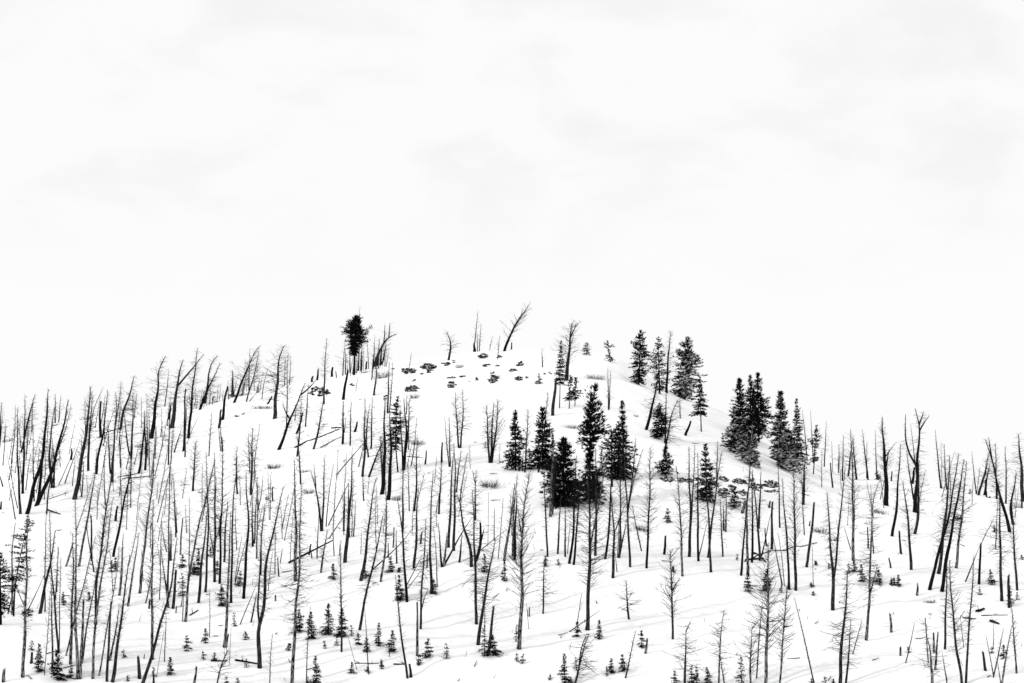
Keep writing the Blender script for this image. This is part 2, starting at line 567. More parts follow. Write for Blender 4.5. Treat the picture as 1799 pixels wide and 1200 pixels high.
# ------------------------------------------------------------------ the dead trees (base first, then up the stem; / starts a fork)
TREES = """
3 8 -1 775 1 740 3 706
2 6 -2 800 5 728
2 8 20 815 25 770 27 745 27 712
4 8 36 903 31 810 30 740 32 715
4 9 40 867 42 800 43 750 44 695
3 9 37 795 46 757 55 715 61 693
2 7 56 753 57 720 58 700
2.5 8 60 881 58 800 58 745
1.5 6 46 808 49 740
1.5 5 39 857 35 810 33 780
6 10 48 903 58 858 71 817 76 800 82 735 85 683
2.5 6 97 743 97 692
2 7 103 742 107 695
6 11 64 889 80 855 95 817 99 798 113 742 120 703
2 8 100 795 117 750 125 710
4 9 67 878 72 840 75 790 80 745 83 700
4 9 91 857 86 800 90 760 96 715
3 6 95 857 95 810 92 770
3 6 82 903 84 870 88 850 90 820
1.5 6 78 878 80 790
1.5 0 103 852 134 783
2 0 114 849 127 812 140 775
7 13 131 877 137 848 142 817 145 800 150 765 157 722 158 680
4 9 155 827 156 790 157 750 162 725 161 690
3 7 143 873 146 838 147 810
1.5 6 150 760 149 700
2 6 155 780 164 720 172 700 181 680
4 10 169 833 172 800 180 770 184 740 188 705 189 685
4 12 139 995 150 930 154 908 165 850 168 815 170 790
3 6 165 1005 158 965 151 915
1.5 8 133 935 147 895 160 850 165 830
3 8 194 832 192 800 190 770 190 738
3.5 9 197 847 199 808 201 760 205 725 203 688
2.5 9 201 758 206 728 210 700 213 670
4.5 15 211 755 218 717 229 690 236 660
2.5 7 212 822 211 790 210 752
3 8 228 800 222 770 218 720
3.5 9 230 806 233 750 234 690
1.5 8 236 735 240 690
4 10 244 831 249 800 253 760 254 720
4 9 255 826 257 790 253 730
2 7 262 816 262 710
2 8 259 800 258 692
6 16 266 770 270 741 274 708 278 680 277 653 283 640 291 626
2 9 290 703 295 668 297 648
2.5 8 296 817 297 760 299 700
1.5 6 272 836 281 800 287 770 294 735
1 5 286 785 284 745 283 715
1.5 0 31 893 20 840 12 795
2 0 27 912 13 832
2.5 8 79 1075 79 1000 81 905 83 890
4 13 103 1147 96 1060 90 1000 88 950 87 900
4 8 22 1080 21 1000 22 950 27 918
2 0 45 1070 15 1000
2 0 50 1070 60 1050 78 1010
6 10 70 1078 78 1035 89 990 93 955 97 932
5.5 15 40 1189 44 1100 47 1000 48 905
4 7 92 1180 92 1110 90 1050 89 1015
2.5 8 97 1055 101 1000 103 960
2 8 104 1142 105 1060 106 1000 107 980
1.5 8 78 1186 83 1125 88 1045
5 12 124 1166 126 1080 129 1000 128 938
5 16 137 1192 133 1100 132 1050 133 1000 135 960 133 930 132 875
3.5 13 144 1165 151 1110 160 1060 166 1030 170 1000
3 14 116 1152 128 1100 137 1065 145 1035 153 1000 168 942
4.5 16 163 1192 166 1110 170 1070 176 1030 182 1000 188 960 194 905 199 873
4.5 16 168 1097 168 1040 173 1000 180 945 185 905 188 880 195 845 197 800
2 6 185 888 183 840 183 800
3 10 174 1187 184 1130 190 1090 195 1062 203 1020 208 1000 209 960
4 9 193 1160 202 1120 209 1065
6 13 198 1198 206 1140 210 1110 216 1060 222 1020 226 1000 228 975
4.5 17 199 978 212 915 222 860 229 835 231 810 233 780
5 9 210 1046 213 1010 217 938
4 9 225 1065 232 1010 239 980 244 936
4.5 17 246 1042 249 1000 256 940 263 885 268 850 271 800 273 745
5 17 268 1158 267 1085 267 1000 268 950 269 878
2.5 8 256 1060 265 1020 270 990
2.5 6 293 970 287 945 284 922
4 9 296 1068 293 1040 287 1000 283 960
2 9 280 1054 283 1000 276 955
5.5 12 250 1203 262 1165 270 1142 283 1092 293 1060 300 1035 311 945
4.5 17 326 1092 330 1030 334 998 343 950 353 908 362 872 370 838 378 808
2 5 289 1162 291 1110 292 1080
1 0 275 1190 288 1107
3.5 14 294 1055 296 1000 297 900 298 818
1.5 8 100 1040 102 962
1.5 9 224 1000 237 950 246 885
4 6 300 985 300 925
7 12 302 752 306 720 310 690 314 668 312 653 322 632 / 4 315 673 330 657 344 640 358 622
4.5 13 331 769 336 717 339 675 344 642 347 613
2.5 8 325 803 326 750 329 700
2 7 300 815 302 780 303 755
2.5 6 306 795 319 752
4 10 360 709 364 680 367 655 373 632 382 625
4 12 351 720 362 690 372 671 381 650 386 638
2 6 352 718 361 680
2 5 388 793 384 752
3 5 391 793 387 750
2 7 367 801 370 755 372 723
4 16 411 708 418 690 428 663 440 635 447 620 454 610
2 8 437 685 439 612
2.5 12 433 706 439 681 448 656 454 618
5 8 409 697 409 675 408 650
1.5 5 460 701 464 670 471 648
1.5 0 438 705 454 686
6 22 483 735 484 700 487 680 489 640 491 625 499 608
2 10 503 750 505 700 504 670 506 620
1.5 8 500 672 501 627
1.5 8 509 670 511 625
5 12 490 790 497 772 503 755 513 728 523 707 527 693 536 673 / 3 508 733 500 723 497 708 / 3 525 698 540 686 556 667
3 8 522 802 524 780 528 750 529 703
3 7 528 850 526 800 522 765
2.5 6 537 750 540 700 542 675
3.5 10 551 789 560 755 565 725 569 695
3 7 569 710 570 665 572 620 574 595
4.5 15 441 869 442 830 443 800 443 765 444 752
2 7 439 830 436 760
1.5 7 446 850 448 800 457 745
3.5 12 339 862 341 820 342 795 345 773
3 11 417 868 415 840 415 810 417 785
4 13 406 1059 407 1000 408 950 409 900 408 880 415 840 417 800
4 9 394 987 396 930 400 880
5 15 394 1137 397 1105 400 1060 401 1000 404 960 405 900
4 17 386 1025 387 990 388 917 391 867 391 800 391 770
4.5 17 377 1022 377 980 378 900 377 820 377 795
4 15 361 1040 363 1000 366 930 366 890 363 840 362 795
5 12 349 1059 353 1000 359 950 362 915 366 885
3 8 377 985 368 925
3 11 309 944 307 885 305 850 304 835
2 13 332 1000 333 920 333 875
5.5 14 428 1051 431 1000 434 960 437 930 437 912 434 880 432 830
4 10 444 960 443 900 444 870
3 10 447 955 449 900 452 850
3 12 451 982 452 917 453 870 452 838
2 7 452 900 459 875 462 835
3 11 458 1010 459 950 461 920 465 885
7 19 456 1173 453 1110 455 1097 463 1083 465 1030 466 1000 477 945 490 893 498 855 / 4 455 1097 452 1070 455 1030 457 1000 458 960 463 905
2 0 422 1097 451 1025
3.5 5 441 1093 446 1068 451 1040
6 13 519 1020 519 980 520 930 519 880 517 850 517 808
6 27 513 1203 516 1150 518 1100 519 1070 525 1025 526 990 527 940 528 890 529 850
4 12 566 933 568 890 569 850 571 800
4 11 564 933 561 895 558 870 552 850 545 825 / 2.5 556 865 554 840 551 815
2 8 573 925 576 880 586 815
2 7 587 977 585 940 587 890 592 830 594 790
2.5 6 557 981 558 940 560 905
4 15 564 1006 568 975 575 930
1.5 4 368 1120 369 1070 368 1037
2 5 321 1092 322 1050 323 1040
2 8 474 1203 475 1150 479 1113
1 0 403 1166 406 1103
2 8 538 1203 539 1160 542 1110 545 1065
3.5 13 600 1145 600 1070 598 1000 599 950
3 24 381 1203 384 1180 388 1165 396 1153 401 1142
2 10 630 650 631 600 632 541
2 8 602 660 606 600
2 7 607 657 607 612
2 7 615 655 614 610
2.5 6 629 652 631 615
3 7 634 651 636 605
1.5 5 648 648 645 600
2 6 653 667 656 630 659 590
5 11 658 644 666 617 673 603 683 593 697 587 / 2.5 674 601 676 590 676 570 / 2.5 681 596 684 580 685 567
3 7 663 640 667 595
4 6 668 638 672 605
3 8 670 640 675 632 678 600
3.5 6 657 694 661 662 662 633
3 7 681 726 682 690 684 637
2 6 684 725 688 680 690 637
1 5 625 687 629 660
4 13 788 633 792 617 793 600 787 592 785 583
2 6 832 617 836 583 840 545
1.5 5 839 616 839 587
1.5 5 842 616 845 568
1 4 860 615 865 590
1.5 5 874 631 878 590
4.5 17 886 617 892 600 900 580 908 565 915 557 921 550 929 535
1 4 719 646 723 620
4 8 602 780 603 740 603 705
1.5 5 605 760 608 733
2.5 7 615 783 616 740 617 703
4 9 637 837 641 795 640 760 641 720 641 700
3 8 643 790 644 750 650 710
3 8 652 788 653 760 653 720 654 697
3 6 647 803 644 775
2 5 630 820 640 775
3.5 13 648 838 667 787 675 768
6 13 671 868 675 835 676 790 675 740 676 700
4 9 672 850 670 800 668 765
6 13 682 878 685 850 687 790 686 750 684 727
2 5 714 728 715 690
3 7 708 826 706 780 704 750 703 715
5 9 709 826 713 785 714 755 711 720 710 700
3.5 14 712 795 717 770 718 735 719 700
2 5 718 790 718 760
2 8 722 819 729 780 732 735
3.5 11 728 898 732 850 732 800 733 765
5 12 727 998 731 960 732 920 733 880 735 855
3.5 12 771 903 774 850 776 805
4 6 776 996 773 950 770 920
2 6 789 820 785 780 781 733
2.5 7 791 820 789 733
3 13 806 787 803 750 800 690
3 14 809 787 812 750 814 720 813 685
3.5 16 860 813 857 770 855 712
4 12 863 813 864 770 867 707
3.5 16 864 812 870 770 873 740 875 703
5 12 788 962 790 915 793 870 793 830 797 795
5 13 797 968 798 930 799 880 800 820 797 780
2 10 808 880 813 840 822 795
2.5 9 802 865 805 830 810 790
6 10 828 995 827 960 823 945 813 932 812 900 808 880 803 868
4 5 807 988 811 950 812 935
4 0 780 993 800 958 813 932 830 908
5 6 779 995 783 965 785 935
2 0 845 966 890 930
2.5 0 655 1000 680 978 706 955 730 920
3 12 835 914 835 852 837 825 / 2 835 855 831 840 831 827
5 26 837 1096 836 1050 835 1000 833 950 832 900 830 860
1 0 857 960 858 910 858 865
2 10 868 950 869 893
1.5 7 875 982 880 930 884 875
6 23 840 1133 845 1085 851 1055 855 1030 860 1000 865 975 870 947
2 6 852 1110 852 1067
5 11 886 985 891 950 897 910 902 880 905 850
3.5 8 604 933 605 880 606 840
6.5 14 606 988 610 940 614 905 617 860 618 820 619 803
5 8 613 944 612 900 612 850
2.5 7 621 943 625 880
2 6 618 942 619 900
5.5 19 634 1020 641 985 648 925 652 885 657 855 661 840
2.5 6 639 880 637 835
1.5 5 634 973 635 937
4 13 669 1022 674 985 678 960 679 930 678 870 677 840
5 17 632 1107 637 1075 644 1040 652 1005 657 985 662 965 669 930 673 905
1.5 9 661 970 660 930 659 870
3 5 697 990 696 930
4 12 707 935 708 900 708 850 707 817
5 15 715 1057 712 1020 710 985 709 950 703 910 699 880
2 9 719 898 717 817
5 15 758 1043 757 1000 755 950 757 905 759 860 761 827
4 23 739 1105 740 1060 741 1020 744 990 747 960 748 910 / 2.5 741 1068 746 1045 752 1034
3 8 750 998 752 970
2 8 768 1031 767 975 761 925
2 0 715 1027 742 975
2 0 716 1034 742 1000
4 8 716 1191 709 1140 703 1108 699 1058 695 1010
2 5 648 1185 645 1140 641 1070
1 0 627 1177 612 1120
2 10 953 645 952 612
6 22 995 668 998 640 1000 610 1003 585 1005 567 / 3 1002 590 1010 578 1013 567
3 12 946 830 950 800 956 760 961 710 962 690
2 6 1069 720 1068 647
2 6 1070 720 1073 650
5 12 1135 755 1146 715 1153 680 1157 650
4 14 1171 690 1173 640 1178 582
3 7 1168 779 1170 730 1170 680
3.5 17 1167 800 1173 765 1180 725 1191 702
2 6 1195 735 1194 700
4.5 15 1046 976 1047 925 1048 850 1046 790
3 11 1037 960 1045 920 1053 880 1060 840 1066 800 1068 775
4 13 1063 982 1070 940 1071 900 1073 860 1077 820 1080 780
3 12 1088 980 1090 930 1090 840 1092 760
4 14 1107 996 1104 930 1102 890 1100 860 1096 800 1094 770
3 11 1103 900 1108 860 1113 825 1117 770
2 9 1106 880 1115 835 1129 790
4 7 1088 978 1096 940 1101 912
2 5 1085 980 1088 905
3 0 1079 937 1099 885
5 14 1077 1015 1079 940 1075 880 1073 858
2 4 1084 1005 1080 970
2.5 8 1127 968 1118 928 1111 888
4 19 1136 998 1138 950 1140 900 1142 860 1142 787
4 15 1199 1012 1197 950 1195 900 1191 850 1188 820
3 9 901 925 904 880 909 833
5.5 12 904 983 905 930 907 890 908 862
7 28 912 1140 915 1090 917 1050 917 1000 915 960 919 915 922 880 930 832 / 3 916 945 912 920 911 895
2 6 912 828 912 767
2 5 918 828 919 790
3 12 922 830 925 780 928 720
5 11 967 907 968 860 972 800 973 770
4 12 970 903 973 840 977 790
3.5 10 962 978 960 930 957 880 956 830
3 20 954 1078 955 1040 955 1000 958 975
3.5 6 980 973 982 925 986 868
3.5 6 993 978 993 930 993 886
1.5 4 997 973 1002 917
4.5 14 1000 990 1005 960 1008 930 1009 880 1011 840 1013 800
4 13 1008 992 1012 950 1014 920 1017 870 1019 845
6.5 32 1032 1107 1033 1065 1034 1030 1035 1000 1037 960 1036 920 1035 880 1032 817
4 18 1105 1088 1101 1050 1100 1020
4 23 1182 1123 1181 1080 1181 1040 1178 1000 1177 967 / 2.5 1182 1045 1186 1022 1195 1015
2 0 1176 982 1197 957
4 26 1010 1203 1014 1188 1018 1175 1018 1145 1022 1130 1031 1113 / 3 1018 1172 1022 1155 1024 1140 1035 1113
3 7 1099 1191 1108 1150 1112 1130 1117 1108
5 26 1203 1203 1204 1150 1205 1110 / 2.5 1205 1112 1209 1100 1213 1092
1.5 3 1014 1095 1022 1042
2 0 1000 1110 1055 1072
1 0 929 1105 925 1060
5 11 1211 978 1213 920 1213 880 1211 850 1210 785
3 10 1213 930 1217 870 1219 830 1221 780
4 11 1227 986 1226 940 1226 890 1226 795
4 11 1249 1005 1247 960 1245 910 1241 850 1239 795
4 12 1244 980 1249 930 1254 895 1257 870 1262 830 1268 793
2.5 9 1259 850 1261 775
2 0 1228 977 1243 915
3 7 1270 978 1267 920 1265 875
4 13 1275 934 1276 872
3.5 8 1271 932 1271 888
4.5 11 1314 1010 1313 960 1311 900 1316 850 1318 800 1322 745
4 10 1321 988 1323 935 1321 880 1322 825
4 9 1302 1011 1306 960 1309 920 1313 865
4 9 1335 985 1332 930 1327 880 1322 830
4 7 1333 928 1335 880 1337 828
2.5 0 1338 977 1354 903
3 7 1370 927 1369 880 1367 812
4 9 1386 1035 1385 990 1383 950 1378 900 1374 840
5 19 1398 1037 1397 980 1396 920 1395 870 1394 825
5 15 1411 886 1412 850 1414 810
2 7 1413 940 1410 885 1408 835
2.5 5 1374 1028 1365 980 1358 940
1.5 4 1378 1030 1373 970 1366 935
6 17 1463 1072 1465 1020 1461 990 1458 940 1455 900 1453 865 / 4 1465 1015 1469 990 1472 940 1478 890 1482 850 1485 820
2 7 1448 820 1450 780 1452 740
1 5 1463 830 1461 775
2 7 1473 830 1474 780
2.5 9 1480 845 1481 800 1482 765
3 9 1490 835 1494 800 1498 770
5 17 1499 985 1499 920 1498 860 1497 800 1494 757
2 5 1418 805 1413 750 1409 720
1.5 4 1427 760 1424 720
2 3 1495 966 1483 925
1.2 3 1429 1032 1427 960
5.5 34 1345 1203 1347 1140 1348 1100 1350 1060 1349 1000 1349 955
3.5 21 1370 1203 1375 1130 1378 1090 1381 1045 1383 1030
2.5 4 1431 1203 1419 1150 1408 1100 1396 1050
2.5 4 1329 1192 1333 1130 1339 1058
4 25 1319 1203 1318 1160 1321 1105 / 2 1321 1107 1328 1096 1335 1088
3.5 20 1263 1203 1264 1150 1266 1110 1272 1072
2.5 7 1273 1203 1265 1150
6 25 1476 1203 1477 1150 1480 1120 1484 1080 1487 1050 1490 1000
4 17 1486 1203 1491 1150 1495 1090
7 13 1557 888 1557 840 1555 815 1551 765 1550 733 / 4 1557 828 1560 800 1562 790 / 2 1560 805 1567 785 1575 776
5 10 1567 942 1573 910 1577 875 1577 850 1580 820 1582 780
6 14 1607 900 1609 870 1612 840 1611 820 1614 780 1616 745 1608 718 / 3 1616 748 1620 735 1623 722 / 3 1616 752 1624 740 1633 730 / 4 1611 822 1601 805 1594 788 1590 765 1591 728
5 19 1607 938 1613 910 1614 880 1613 850 1615 810
2 6 1609 790 1600 745
2.5 6 1605 878 1599 840 1592 790
5 13 1601 1001 1598 950 1596 920 1592 885 1586 845
2.5 8 1525 843 1520 800 1515 755
1.5 6 1522 830 1523 775
3 8 1505 843 1501 810 1499 770
2 6 1540 828 1538 780 1538 755
2 6 1535 973 1532 930 1530 850
4.5 22 1522 1125 1526 1075 1529 1048 1526 1030 1530 980 1531 920 1535 870 1545 845 / 3 1529 1048 1535 1020 1542 990
2.5 4 1653 858 1647 800 1643 755
2.5 7 1663 860 1660 820 1659 780
5.5 19 1649 1008 1654 975 1656 945 1662 900 1667 850 1668 800
5.5 17 1633 1036 1645 985 1657 945 1666 912 1673 870 1678 840 1684 797
6 13 1655 1039 1662 985 1667 960 1674 920 1682 880 1688 845 1694 807
4.5 21 1680 998 1684 950 1688 925 1692 885 1698 810
2 4 1715 868 1707 793
4 13 1719 870 1727 840 1733 825 1736 795
4 10 1729 867 1734 840 1739 815
5.5 14 1774 935 1767 905 1757 870 1750 845 1744 808 1731 772 / 3 1744 808 1739 785 1737 768
3 11 1751 877 1750 830 1749 780
2.5 7 1767 885 1768 840 1766 785
6 17 1796 875 1795 830 1794 810 1790 785 1789 763
5 12 1780 922 1774 890 1780 865 1786 830
3 6 1795 893 1796 840
5 18 1760 1056 1758 1000 1757 940 1756 880 1755 845
4 12 1787 1037 1783 985 1780 930 1778 880
2 5 1749 963 1751 920 1753 880
2.5 0 1696 1022 1721 960
4 10 1697 1203 1699 1150 1702 1110 1706 1060 1709 1020 1711 975
4 10 1660 1141 1661 1080 1663 1040 1663 1000 1664 985
4.5 21 1690 1203 1690 1183 1681 1150 1677 1110 1674 1075 1670 1030 1668 985
5 20 1638 1203 1636 1160 1634 1130 1628 1118 / 2 1629 1120 1627 1100 1626 1085
2 3 1591 1165 1601 1125 1607 1093
3.5 10 1786 1183 1782 1130 1779 1080 1776 1055
3.5 6 1760 1203 1768 1150 1778 1098
2.5 5 1745 1190 1753 1155 1763 1105
2 3 1746 1190 1732 1115
1.5 2 1745 1140 1746 1095
2 3 1758 1200 1752 1160
1.2 3 1693 1137 1687 1080
2 6 1631 1165 1627 1115 1625 1085
2 4 1664 1203 1655 1145
2 12 1498 1150 1507 1115 1514 1090
"""
SNAGS = """
4.5 0 125 808 126 792
5 4 177 769 175 750 177 708
4 0 161 985 161 950 160 907
4 0 116 995 125 970 128 955
5.5 0 141 1192 144 1120 146 1075 147 1055
5 3 188 1197 191 1120 195 1075 195 1062
4 0 262 1069 263 1055
7 0 245 1192 243 1157
3 0 253 1157 254 1151
5 0 270 1201 270 1189
5 0 203 915 206 892
3 0 5 855 0 838
4 0 1 895 2 883
3 0 14 1078 24 1035
6 0 55 1165 56 1151
7 0 6 1198 7 1179
5 0 297 737 299 714
4 8 322 793 325 750 324 705 326 685
5 9 391 738 395 705 396 688 400 681
5 0 385 752 388 722
3 0 374 705 375 697
4 0 470 710 477 698
1.5 0 454 690 454 677
4.5 0 521 762 528 743 531 728
2 0 518 739 519 725
4 0 557 668 559 650
5 0 548 671 549 663
5 0 583 662 584 648
2 0 591 664 590 653
3 0 385 942 387 910
3.5 0 317 975 319 930 321 913
3 5 479 880 479 857 / 1 479 858 483 856 487 859
3 0 490 1013 488 982
2 0 492 990 496 965
4 0 543 975 546 957
3 0 548 981 547 972
2 0 596 977 597 960
5 0 341 1203 345 1173
6 0 304 1069 307 1025 309 1005
3 0 309 1077 310 1067
4 0 484 1056 484 1048
5 0 397 1137 401 1116
2 0 318 1066 321 1045
4 0 643 649 644 637
5.5 0 603 702 607 675 611 653
5 0 834 618 833 606
3 0 898 613 899 603
5 0 623 759 627 744
3.5 0 747 816 749 794
4 4 776 812 777 780
2 0 852 787 853 777
6 4 836 986 844 960 846 940 844 922 / 4 844 955 847 945 851 927
6 14 857 1152 864 1105 867 1068
3.5 0 691 962 692 929
2.5 0 682 980 682 955
4 0 739 956 741 937
6 0 722 1189 720 1171
5 0 733 1152 734 1100 733 1062
2 0 684 1154 685 1140
6 4 971 730 973 700 977 667
4 0 1075 855 1075 835
4.5 0 1090 960 1090 905
4 0 901 977 902 890
5 3 1167 974 1169 944
5 0 1134 1148 1137 1124
3 0 930 1083 930 1068
2 0 927 1082 927 1073
5 4 1204 765 1213 742
6 0 1304 901 1308 884
5 5 1356 965 1356 920 1357 885
4 0 1351 892 1353 882
3 0 1346 960 1344 930
5 6 1417 996 1424 950 1428 910 1430 886
3 0 1422 924 1423 917
3 6 1463 857 1461 835 1459 815
3 0 1566 845 1567 829
5 0 1603 850 1606 825
3 0 1525 963 1526 950 1524 928
4.5 3 1583 973 1580 935
3.5 0 1565 998 1562 982
4.5 0 1611 1046 1612 1027
3 0 1733 873 1731 845
5 15 1720 1026 1722 990 1723 957 / 1.5 1723 960 1733 935 1746 912
5 0 1641 1146 1640 1114
4 3 1643 1176 1646 1140 1648 1111
5.5 13 1566 1111 1564 1080
5 0 1582 1152 1582 1140
5.5 0 1731 1178 1730 1160 1727 1148
6 0 1773 1067 1772 1013
"""
for ln in TREES.strip().split('\n'):
    v = nums(ln.split('/')[0])
    stem_tree(ln, 'pole' if v[1] == 0 else 'tree')
for ln in SNAGS.strip().split('\n'):
    v = nums(ln.split('/')[0])
    hh = v[3] - v[-1] if '/' not in ln else v[3] - v[-1]
    stem_tree(ln, 'stump' if (hh < 26 and v[1] == 0) else 'snag')

# ------------------------------------------------------------------ conifers
def spray(mb, p, d, ln, wd):
    """a little flat tuft of needles, a few blades pointing along d"""
    up = Vector((0, 0, 1))
    s_ = d.cross(up)
    if s_.length < 1e-3: s_ = Vector((1, 0, 0))
    s_.normalize()
    rot = random.uniform(-1.2, 1.2)
    s_ = (s_ * math.cos(rot) + up * math.sin(rot))
    mb.tri(p - s_ * wd * 0.5, p + s_ * wd * 0.5, p + d * ln)
    d2 = (d + s_ * random.uniform(.4, .9)).normalized()
    mb.tri(p - d * ln * .1, p + d * wd * 0.5, p + d2 * ln * 0.8)
    d2 = (d - s_ * random.uniform(.4, .9)).normalized()
    mb.tri(p - d * ln * .1, p + d * wd * 0.5, p + d2 * ln * 0.8)

def conifer(px, py, tx, ty, hw, f0=0.06, dens=1.0, snow=0.0, shape='spruce', irr=0.25, name='conifer', arms=(), trunk_pts=None, w_=None, label=None, small=False):
    base = hit(px, py)
    mpp = base.length / F
    H2 = abs(py - ty)
    lean = random.uniform(-.05, .05)
    P2 = [(px, py)] + (trunk_pts or []) + [(tx, ty)]
    P = polyline(P2, base, lean)
    P[0] = base.copy()
    H = H2 * mpp
    P = smooth(resample(P, max(H / 14, 0.12)), 2)
    k = len(P)
    hwm = hw * mpp * (1.1 if not small else 1.0)
    tr = MB(); cr_ = MB(); sn = MB()
    w0 = (w_ or max(1.6, H2 * 0.035)) * mpp
    foot = base - Vector((0, 0, 0.4))
    tr.tube([foot] + P, [w0 / 2] + [max(w0 / 2 * (1 - i / (k - 1)) ** 0.8, 0.012) for i in range(k)], 6)
    ph = [random.uniform(0, 6.28) for _ in range(4)]
    def prof(u, az):
        # u: 0 at the lowest boughs, 1 at the tip
        if shape == 'spruce':   p = (1 - u) ** 0.85 * min(1, 0.55 + u * 4)
        elif shape == 'column': p = min(1, 0.6 + u * 2.2) * min(1, (1 - u) * 2.6) ** 0.75
        elif shape == 'pine':   p = (0.55 + 0.45 * math.sin(u * 9 + ph[3])) * min(1, (1 - u) * 2.2) ** 0.7 * min(1, 0.45 + u * 3)
        else:                   p = min(1, 0.25 + u * 1.8) * min(1, (1 - u) * 2.4) ** 0.6
        wob = 1 + irr * (math.sin(u * 11 + ph[0] + az) + 0.6 * math.sin(u * 23 + ph[1] - 2 * az))
        return max(p * wob, 0.03)
    step = 0.27 if H > 5 else 0.15
    if small: step = 0.14
    ny = max(6, int(H * (1 - f0) / step))
    sz = min(max(hwm * 0.26, 0.15), 0.50)
    for a in range(ny):
        u = (a + random.uniform(0, .9)) / ny
        f = f0 + (1 - f0) * u
        idx = f * (k - 1)
        i = min(int(idx), k - 2)
        c = P[i].lerp(P[i + 1], idx - i)
        nb = max(4, int((8 if small else 9.5) * dens * (0.6 + 0.6 * (1 - u))))
        for _ in range(nb):
            if random.random() < (0.18 if small else 0.2): continue
            az = random.uniform(0, 6.283)
            ln = hwm * prof(u, az) * random.choice((.6, .85, 1.0, 1.15, 1.35)) * random.uniform(.85, 1.1)
            el = R(-22) + u * R(62) + random.uniform(-.15, .15)
            d = Vector((math.cos(az) * math.cos(el), math.sin(az) * math.cos(el), math.sin(el)))
            tip = c + d * ln
            if ln > 0.5:
                tr.tube([c, c + d * ln * 0.9], [0.018, 0.008], 3, cap=False)
            m_ = max(2, int(ln / (sz * 0.34)))
            for q in range(m_):
                g = (q + random.random()) / m_
                if g < 0.12 and m_ > 3: continue
                pp = c + d * (ln * g) + Vector((random.uniform(-1, 1), random.uniform(-1, 1), random.uniform(-1, .6))) * sz * (0.5 if small else 0.35)
                pp.z -= 0.10 * ln * g * g
                dd = (d + Vector((random.uniform(-.5, .5), random.uniform(-.5, .5), random.uniform(-.1, .55)))).normalized()
                spray(cr_, pp, dd, sz * random.uniform(.7, 1.3), sz * 0.52)
                if snow and random.random() < snow * (1.2 - u):
                    s2 = Vector((random.uniform(-1, 1), random.uniform(-1, 1), 0)).normalized() * sz * 0.8
                    s3 = Vector((-s2.y, s2.x, random.uniform(-.2, .2) * sz)) * 0.6
                    sn.quad(pp + Vector((0, -0.05, sz * 0.22)), s2 + Vector((0, 0, random.uniform(-.4, .1) * sz)), s3)
    for (ax0, ay0, ax1, ay1, awd) in arms:     # odd limbs with their own tufts
        A = lift(ax0, ay0, base, 0); B = lift(ax1, ay1, base, random.uniform(-1, 1))
        tr.tube([A, A.lerp(B, .5), B], [0.06, 0.04, 0.015], 4)
        L_ = (B - A).length
        for q in range(int(L_ / 0.055)):
            g = random.random() ** 0.8
            pp = A.lerp(B, g) + Vector((random.gauss(0, 1), random.gauss(0, 1), random.gauss(0, 1))) * awd * mpp * 0.35
            dd = ((B - A).normalized() + Vector((random.uniform(-1, 1), random.uniform(-1, 1), random.uniform(-.3, 1)))).normalized()
            spray(cr_, pp, dd, sz * random.uniform(.7, 1.2), sz * 0.42)
    e = empty(name, base)
    tr.build('trunk', M['charred_bark'], e, base)
    cr_.build('crown', M['needles'], e, base)
    if len(sn.f) > 320: sn.build('bough_snow', M['bough_snow'], e, base)
    cat = 'conifer' if name == 'conifer' else 'young conifer'
    reg(e, cat, dict(px=px, py=py, tx=tx, ty=ty, w=hw, h=H2, snow=snow, label=label, shape=shape, lean=(tx - px) / H2))

C = conifer
C(622, 659, 625, 556, 14, f0=.36, dens=3.2, shape='bulb', irr=.25, w_=5, arms=[(632, 598, 652, 572, 9), (634, 604, 646, 598, 8), (618, 585, 615, 562, 6), (630, 580, 631, 556, 6)],
  label='dense black tree on long bare trunk, standing on the crest left of the summit')
C(983, 717, 986, 600, 10, f0=.36, dens=1.9, irr=.1, w_=2, label='slender dark spire on thin bare stem beside the bare spreading summit tree')
C(1000, 718, 1002, 660, 10, f0=.28, dens=1.0, shape='pine', label='ragged little conifer directly below the bare spreading summit tree')
C(1010, 714, 1012, 663, 10, f0=.25, dens=1.2, shape='pine', label='right one of two small ragged conifers below the bare summit tree')
C(1030, 624, 1031, 602, 6, f0=.1, dens=1.0, shape='column', label='tiny dark conifer on the summit right of the bare spreading tree')
C(1072, 636, 1067, 599, 9, f0=.1, dens=.7, shape='pine', irr=.5, label='small wind-bent conifer leaning left on the crest right of the summit')
C(947, 674, 947, 656, 6, f0=.02, dens=1.3, label='tiny dark cone-shaped conifer alone on snow just below the summit')
C(1036, 885, 1047, 675, 26, f0=.04, dens=1.5, shape='pine', irr=.35, trunk_pts=[(1036, 800), (1037, 740), (1043, 700)], w_=5, arms=[(1038, 720, 1036, 684, 12)],
  label='tallest dark conifer in mid slope with two tops, towering over its clump')
C(1122, 676, 1126, 579, 13, f0=.04, dens=1.4, shape='column', irr=.2, label='tall narrow black conifer standing first on the right shoulder of the summit')
C(1159, 692, 1156, 592, 12, f0=.06, dens=.9, shape='column', irr=.3, snow=.05, label='loose narrow conifer beside a bare tree on the right shoulder')
C(1203, 702, 1208, 594, 18, f0=.04, dens=1.1, shape='column', irr=.25, snow=.22, label='broad round-topped conifer dusted with snow on the right shoulder')
C(1158, 772, 1158, 710, 12, f0=.08, dens=1.5, shape='column', label='compact dark conifer below the shoulder beside the right-leaning bare trunk')
C(1170, 836, 1170, 786, 16, f0=.1, dens=1.2, shape='spruce', irr=.3, label='small wide dark conifer just above the left rocks of the outcrop')
C(906, 826, 905, 721, 18, f0=.05, dens=1.6, irr=.3, label='left-hand conifer of the mid slope clump, slightly apart with ragged sides')
C(953, 824, 953, 717, 23, f0=.06, dens=1.6, irr=.3, label='tall pointed dark conifer second from left in the mid slope clump')
